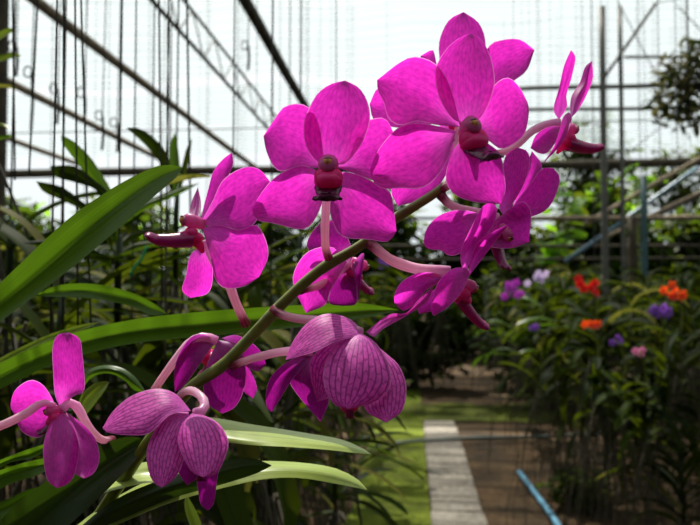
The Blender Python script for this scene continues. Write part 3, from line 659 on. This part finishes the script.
# flowering plants on the right
def bloom(r,mat_n,n,rad,fr,c0,parent):
    for k in range(n):
        g=MB()
        c=Vector((r.gauss(0,rad),r.gauss(0,rad),r.gauss(0,rad*.8))); f=Vector((r.uniform(-.6,.6),-1,r.uniform(-.3,.5))).normalized()
        s=f.cross(Vector((0,0,1))).normalized(); u=s.cross(f); a0=r.uniform(0,6.28)
        for q in range(5):
            a=a0+q*2*PI/5; d=s*math.cos(a)+u*math.sin(a); t=f.cross(d); rows=[]
            for i in range(5):
                tt=i/4; ww=fr*.40*math.sin(PI*(.12+.80*tt)); pc=c+d*fr*tt+f*fr*.25*tt*tt
                rows.append([pc-t*ww,pc+f*ww*-.15,pc+t*ww])
            g.grid(rows)
        g.ball(c+f*fr*.12,s*fr*.16,u*fr*.16,f*fr*.2,0,6,4)
        g.v=[p+c0 for p in g.v]; g.build('flower',M[mat_n],parent)
BL=[(591,284,3.6,'red',7,.024,.025,'red flowered orchid, larger red cluster in the blurred right bed'),
    (592,325,3.3,'orange',4,.013,.021,'orange red bloom just below the larger red cluster'),
    (677,292,3.4,'orange',7,.021,.024,'orange red cluster nearest the right photo edge'),
    (512,291,4.4,'purple',9,.036,.028,'purple flowered orchid at left of the right bed, by the pink flowers'),
    (539,277,4.6,'lilac',7,.030,.026,'pale lilac flowered orchid just right of the purple one'),
    (660,314,3.2,'violet',6,.028,.024,'violet cluster below the orange red cluster at the right edge'),
    (619,342,3.2,'violet',3,.016,.018,'small violet bloom low between the red and violet clusters'),
    (640,352,3.1,'pink',3,.011,.018,'small pink bloom, lowest flower in the right bed'),
    (536,328,3.9,'violet',3,.016,.02,'small dark violet bloom below the pale lilac flowers'),
    (384,262,6.5,'violet',4,.03,.034,'small violet bloom seen just below the stem in the centre')]
for i,(x,y,Y,m,n,rad,fr,lab) in enumerate(BL):
    c=PY(x,y,Y); base=Vector((c.x+.03,c.y+.05,c.z-.22)); r=random.Random(90+i)
    e=empty('flowering_orchid',base,lab,'orchid plant','flowering orchids in the right bed')
    bloom(r,m,n,rad,fr,c,e)
    g=MB(); g.tube(spline([base,base+Vector((.01,0,.12)),c],8),.004,6); g.build('flower_stem',M['stem'],e)
    g=foliage(r,12,.22,(.18,.32)); g.v=[p+base-Vector((0,0,.05)) for p in g.v]; g.build('foliage',[M['leaf' if i in (3,4) else 'bg1'],M['bg1' if i in (3,4) else 'bg2'],M['bg1']],e)
    g=roots(r,8,.5,.95); g.v=[p+base for p in g.v]; g.build('aerial_roots',M['root'],e)
    g=MB(); g.tube([base,base+Vector((0,0,.5)),Vector((base.x,base.y,RZ-.1))],.0015,5); g.build('hanger_wire',M['wire'],e)

# nearer neighbours behind the spray, with leaves against the bright cloth
def neighbour(x,y,d,label,leaves,m='bg1',rootn=10):
    b=P(x,y,d); e=empty('hanging_orchid',b,label,'orchid plant','nearby orchids behind the spray')
    for (az,el,L,w,dr,z,mm) in leaves:
        g=MB(); strap(g,b+Vector((0,0,z)),az,el,L,w,dr,.35,13); g.build('leaf',M[mm],e)
    g=MB(); g.tube([b+Vector((0,0,-.12)),b,b+Vector((.003,0,.05))],[.005,.006,.004],8); g.build('stem',M['leaf_dark'],e)
    g=roots(random.Random(int(x)),rootn,.4,.9); g.v=[p+b for p in g.v]; g.build('aerial_roots',M['root'],e)
    g=MB(); g.tube([b,b+Vector((.003,0,1)),Vector((b.x,b.y,RZ-.1))],.0016,5); g.build('hanger_wire',M['wire'],e)
    return e
nb=neighbour(118,268,1.05,'orchid whose tall leaf tips stand against the white cloth above the big left leaf',[
 (2.9,.2,.24,.016,2.5,-.04,'bg2'),(.35,.5,.22,.014,2.8,-.02,'bg1'),(.2,.1,.25,.014,3.2,-.05,'bg1')])
for k,(a,m) in enumerate([
 (((118,250),[(100,196),(81,168),(63,144)],[(116,205),(110,188),(91,158),(73,141)],(61,135),1.05,1.02),'leaf'),
 (((118,252),[(100,196),(80,184),(56,177)],[(112,200),(92,178),(74,166)],(50,166),1.06,.98),'bg2'),
 (((116,258),[(92,218),(66,202),(44,192)],[(104,220),(84,203),(62,187)],(36,181),1.06,.96),'bg2'),
 (((112,262),[(122,222),(142,203),(160,195),(180,187)],[(118,232),(140,213),(160,203),(182,193)],(200,183),1.05,1.16),'leaf'),
 (((114,264),[(118,243),(134,232),(150,229),(168,229)],[(120,250),(136,238),(152,234),(168,233)],(184,235),1.05,1.18),'bg1'),
 (((114,268),[(116,256),(128,246),(142,242),(156,242)],[(120,260),(132,251),(144,247),(156,247)],(168,250),1.05,1.12),'bg1'),
 (((112,270),[(100,262),(70,252),(40,246)],[(108,256),(76,245),(44,240)],(22,243),1.05,.98),'bg2')]):
    organ(*a,nu=21,nv=7,seed=300+k,fold=-.006,wave=.002).build('leaf',M[m],nb)
nb=neighbour(176,215,1.3,'dark leaved orchid with a drooping tip left of the left flower, under the slanting pole',[
 (3.0,.6,.22,.016,3.0,-.03,'bg1'),(3.2,.3,.26,.016,3.0,-.05,'bg1'),(.2,.5,.24,.015,3.0,-.03,'bg2'),(0,.1,.26,.015,3.4,-.06,'bg1'),(2.9,-.1,.26,.015,3,-.08,'bg1')])
for k,(a,m) in enumerate([
 (((174,200),[(164,172),(154,155),(140,140)],[(172,175),(166,152),(152,136),(138,128)],(126,128),1.3,1.2),'bg2'),
 (((175,200),[(169,170),(170,145)],[(180,172),(178,148)],(175,132),1.3,1.3),'leaf'),
 (((175,205),[(180,175),(186,150)],[(184,180),(190,156)],(192,138),1.3,1.34),'bg1')]):
    organ(*a,nu=19,nv=7,seed=320+k,fold=-.006,wave=.002).build('leaf',M[m],nb)
neighbour(10,250,1.15,'orchid at the left photo edge with dark leaves beside the wooden post',[
 (.5,.8,.2,.017,3.2,.02,'bg2'),(.1,.4,.24,.018,3.2,.0,'bg2'),(2.8,.9,.2,.016,2,.0,'bg1'),(-.3,.1,.24,.017,2.5,-.04,'bg2'),(.2,-.1,.25,.017,2.5,-.06,'bg1')])
neighbour(300,255,1.5,'orchid with pale upright leaf tips between the left and middle flowers',[
 (1.2,1.35,.2,.014,.6,.06,'bg1'),(2.4,1.25,.2,.014,.9,.05,'bg1'),(.5,.9,.24,.016,2.5,.02,'bg2'),(2.9,.8,.26,.016,2.6,.01,'bg2'),(0,.3,.28,.016,3,-.03,'bg1'),(3.1,.2,.28,.016,3,-.05,'bg1')])
neighbour(-26,58,1.2,'orchid mostly out of frame whose pale leaf tips cross the top of the left post',[
 (.15,.75,.085,.011,2.0,.0,'leaf_lit'),(.05,.35,.085,.012,1.5,-.02,'leaf_lit'),(.1,.0,.075,.011,1.0,-.05,'bg3'),(.0,-.3,.07,.010,1.0,-.10,'leaf_lit'),(.0,.3,.08,.009,1.5,-.155,'leaf')],rootn=5)
def many(n,sd,L=(.2,.34)):
    r=random.Random(sd); out=[]
    for k in range(n):
        az=r.choice((0.1,3.0))+r.uniform(-.6,.6); out.append((az,r.uniform(-.1,1.1),r.uniform(*L),r.uniform(.011,.017),r.uniform(1.8,3.8),r.uniform(-.12,.10),r.choice(('bg1','bg1','bg2','bg3','mid','bg1'))))
    return out
neighbour(232,300,1.35,'orchid with many arching leaves showing between the left flower and the arching stem',many(18,1))
neighbour(60,330,1.0,'orchid with arching leaves behind the lower left petal and the long wires',many(18,2))
neighbour(150,345,1.5,'orchid with arching leaves behind the two lowest flowers at left',many(20,3,(.25,.4)))
neighbour(270,430,1.3,'orchid with leaves filling the gap under the veined flower',many(20,4,(.22,.36)))
neighbour(335,470,2.0,'orchid hanging low at the lawn edge below the two pale leaf tips',many(18,5,(.22,.36)),rootn=20)
# thin wires hanging on the left
WI=[(12,15,180,.95,'leftmost thin hanging wire, just right of the wooden post'),(37,29,175,1.0,'slightly slanted hanging wire second from the wooden post'),
 (56,50,350,.72,'long thin hanging wire left of the three long parallel wires'),(62.5,63,332,.74,'leftmost of three long parallel wires ending behind the lower left petal'),
 (74,78,334,.76,'middle of three long parallel wires above the lower left petal'),(80,91,330,.80,'rightmost slanted wire of three long ones above the lower left petal'),
 (158,162,300,1.1,'thin twin wire left of the twisted thick wire'),(186,191,250,1.2,'dark wire hanging right of the twisted thick wire')]
for x0,x1,y1,d,lab in WI:
    a=P(x1,y1,d); q=P(x0,0,d); t=(RZ-.1-a.z)/(q.z-a.z); top=a+(q-a)*t; g=MB()
    g.tube(spline([a-a,(top-a)*.4+Vector((.003,0,0)),top-a],9),.00115*d/.75,6); o=g.build('hanging_wire',M['wire']); o.location=a; tag(o,lab,'wire','thin wires hanging at the left')
a=P(165,365,.9); q=P(164,0,.9); g=MB(); L=RZ-.1-a.z
for ph in(0,PI): g.tube([Vector((.0008*math.cos(i*.9+ph),.0008*math.sin(i*.9+ph),L*i/120)) for i in range(121)],.0009,5)
o=g.build('hanging_wire',M['root']); o.location=a; tag(o,'thick twisted brown wire hanging left of the left flower','wire','thin wires hanging at the left')
# short hooked hangers against the cloth
for i,(x,y0,y1,d,lab) in enumerate([(16,46,76,2.4,'hooked wire end highest at the left, beside the post'),(31,71,130,2.4,'dark hooked hanger crossing the left roof pole'),(57,88,124,2.6,'hooked hanger between the two left roof poles'),
   (84,92,122,2.6,'bent hanger end right of the parallel wires'),(102,115,150,2.8,'short hanger end below the corner pole'),(117,122,152,2.8,'short dark hanger end near the far wire at left'),(248,45,70,3.0,'dark hanger knot on the wire between truss and steep pole')]):
    a=P(x,y1,d); b=P(x,y0,d); g=MB(); h=(b-a).length
    pts=[Vector((0,0,0)),Vector((.004,0,h*.5)),Vector((0,0,h))]; g.tube(spline(pts,8),.006,6)
    g.tube([Vector((.015*math.cos(q*.7)-.015,0,h+.02*math.sin(q*.7)+.0)) for q in range(10)],.003,5)
    g.tube([Vector((0,0,h)),Vector((.01,0,h+.6)),Vector((0,0,RZ-.1-a.z))],.0025,5)
    o=g.build('wire_hanger',M['wire']); o.location=a; tag(o,lab,'hanger','hooked wire hangers at the left')
g=MB(); a=P(130,276,.95); g.tube(spline([Vector((0,0,0)),P(134,268,.95)-a,P(142,258,.95)-a,P(147,246,.95)-a],10),.0018,6); o=g.build('plastic_twine',M['green_string']); o.location=a
tag(o,'bit of bright green twine tied below the tip of the big left leaf','twine')

# ------------------------------------------------------------------ bushes and trees
def bush(name,c,rad,n,size,mats,label,cat,trunk_h=None,seed=0,sq=1.0,group=None,hang=None,broad=.36):
    r=random.Random(seed); c=Vector(c); base=Vector((c.x,c.y,0)) if not hang else c
    e=empty(name,base,label,cat,group); g=MB()
    for k in range(n):
        d=Vector((r.gauss(0,1),r.gauss(0,1),r.gauss(0,1))).normalized()*(r.random()**.45)
        p=c+Vector((d.x*rad[0],d.y*rad[1],d.z*rad[2]))
        p+=Vector((noise.noise(p*1.7),noise.noise(p*1.7+Vector((5,0,0))),noise.noise(p*1.7+Vector((0,7,0)))))*.35*min(rad)
        if p.z<.03: p.z=r.uniform(.03,.3)
        a=r.uniform(0,6.28); L=size*r.uniform(.6,1.3)
        strap(g,p,a,r.uniform(-.5,.9),L,L*broad*.5,r.uniform(.3,1.6)/L*.6,.25,5,mi=r.randrange(len(mats)),twist=r.uniform(-1,1))
    g.build('foliage',[M[m] for m in mats],e)
    g=MB()
    if hang: g.tube([c,c+Vector((0,0,.4)),Vector((c.x,c.y,RZ-.05))],.007,6); g.build('hanger_wire',M['wire'],e)
    else:
        for q in range(3):
            t=Vector((r.uniform(-.4,.4)*rad[0],r.uniform(-.4,.4)*rad[1],c.z+rad[2]*.4)); g.tube(spline([base+Vector((.05*q,0,-.05)),base+Vector((t.x*.3,t.y*.3,c.z*.5)),Vector((base.x+t.x,base.y+t.y,t.z))],7),[.05,.045,.04,.035,.03,.02,.012],7)
        g.build('trunk',M['bark'],e)
    return e
hb=PY(688,88,5.6)
bush('hanging_fern',hb,(.26,.26,.37),480,.12,['fern','bg2','fern'],'dark bushy fern ball hanging from a wire in the top right corner','fern',seed=5,hang=True,broad=.3)
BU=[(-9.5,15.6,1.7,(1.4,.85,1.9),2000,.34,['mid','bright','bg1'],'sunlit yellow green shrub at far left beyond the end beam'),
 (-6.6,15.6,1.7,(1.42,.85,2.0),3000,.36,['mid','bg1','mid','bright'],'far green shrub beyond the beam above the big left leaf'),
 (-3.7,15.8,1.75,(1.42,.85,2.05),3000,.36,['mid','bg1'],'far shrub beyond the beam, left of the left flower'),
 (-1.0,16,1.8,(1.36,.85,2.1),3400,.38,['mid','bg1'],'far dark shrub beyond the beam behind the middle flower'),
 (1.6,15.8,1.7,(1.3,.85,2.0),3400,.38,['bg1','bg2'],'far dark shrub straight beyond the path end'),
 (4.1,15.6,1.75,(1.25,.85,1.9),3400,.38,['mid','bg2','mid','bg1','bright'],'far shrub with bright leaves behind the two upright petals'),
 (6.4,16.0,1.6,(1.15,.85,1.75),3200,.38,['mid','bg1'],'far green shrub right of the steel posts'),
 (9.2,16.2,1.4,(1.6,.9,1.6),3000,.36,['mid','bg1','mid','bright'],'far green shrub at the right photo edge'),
 (-5.6,9.2,1.25,(.8,2.2,1.4),2200,.30,['bg2','mid'],'dark shrub along the left side behind the hanging rows'),
 (6.3,9.5,1.1,(.8,2.2,1.3),2200,.30,['bg2','mid'],'dark shrub along the right side behind the racks')]
for i,(x,y,z,rad,n,s,ms,lab) in enumerate(BU): bush('shrub',(x,y,z),rad,n,s,ms,lab,'shrub',seed=20+i,group='shrubs around the shade house')
bush('tree',(5.0,20,5.0),(1.1,.9,1.6),900,.36,['mid','bg1'],'hazy tree behind the steel posts at upper right','tree',seed=51,group='far trees at upper right',broad=.3)
bush('tree',(7.7,21,4.3),(1.3,.9,1.3),900,.34,['mid','bg1'],'hazy low tree right of the steel posts','tree',seed=52,group='far trees at upper right',broad=.3)
# low dark plants closing the bed behind the right rows and beyond the path
LB=[(1.75,8.9,.8,(.85,.35,.85),1500,.20,['bg2','mid'],'dark bush under the racks, right of the path end'),
 (3.5,8.9,.8,(.85,.35,.85),1500,.20,['bg2','mid'],'dark bush under the racks in the middle of the right bed'),
 (5.0,8.6,.8,(.6,.35,.85),1300,.20,['bg2','mid'],'dark bush under the racks at the right photo edge'),
 (0,10.6,.75,(.9,.4,.8),1500,.20,['bg2','mid'],'dark bush closing the view beyond the paved path'),
 (-2.0,10.6,.9,(1.0,.4,1.0),1500,.22,['bg2','mid'],'dark bush beyond the left orchid rows'),
 (-4.2,10.6,.9,(1.0,.4,1.0),1500,.22,['bg2','mid'],'dark bush far back at the left behind the big leaf'),
 (2.0,10.9,1.1,(1.0,.4,1.1),1600,.22,['bg2','bg1'],'tall dark bush behind the racks right of the path end'),
 (1.15,5.0,.12,(.22,.3,.13),260,.10,['mid','bg1'],'small green weeds beside the blue pipe on the soil')]
for i,(x,y,z,rad,n,s,ms,lab) in enumerate(LB): bush('low_bush',(x,y,z),rad,n,s,ms,lab,'bush',seed=70+i,group='low bushes on the ground')
# broad sunlit leaves outside, right of centre
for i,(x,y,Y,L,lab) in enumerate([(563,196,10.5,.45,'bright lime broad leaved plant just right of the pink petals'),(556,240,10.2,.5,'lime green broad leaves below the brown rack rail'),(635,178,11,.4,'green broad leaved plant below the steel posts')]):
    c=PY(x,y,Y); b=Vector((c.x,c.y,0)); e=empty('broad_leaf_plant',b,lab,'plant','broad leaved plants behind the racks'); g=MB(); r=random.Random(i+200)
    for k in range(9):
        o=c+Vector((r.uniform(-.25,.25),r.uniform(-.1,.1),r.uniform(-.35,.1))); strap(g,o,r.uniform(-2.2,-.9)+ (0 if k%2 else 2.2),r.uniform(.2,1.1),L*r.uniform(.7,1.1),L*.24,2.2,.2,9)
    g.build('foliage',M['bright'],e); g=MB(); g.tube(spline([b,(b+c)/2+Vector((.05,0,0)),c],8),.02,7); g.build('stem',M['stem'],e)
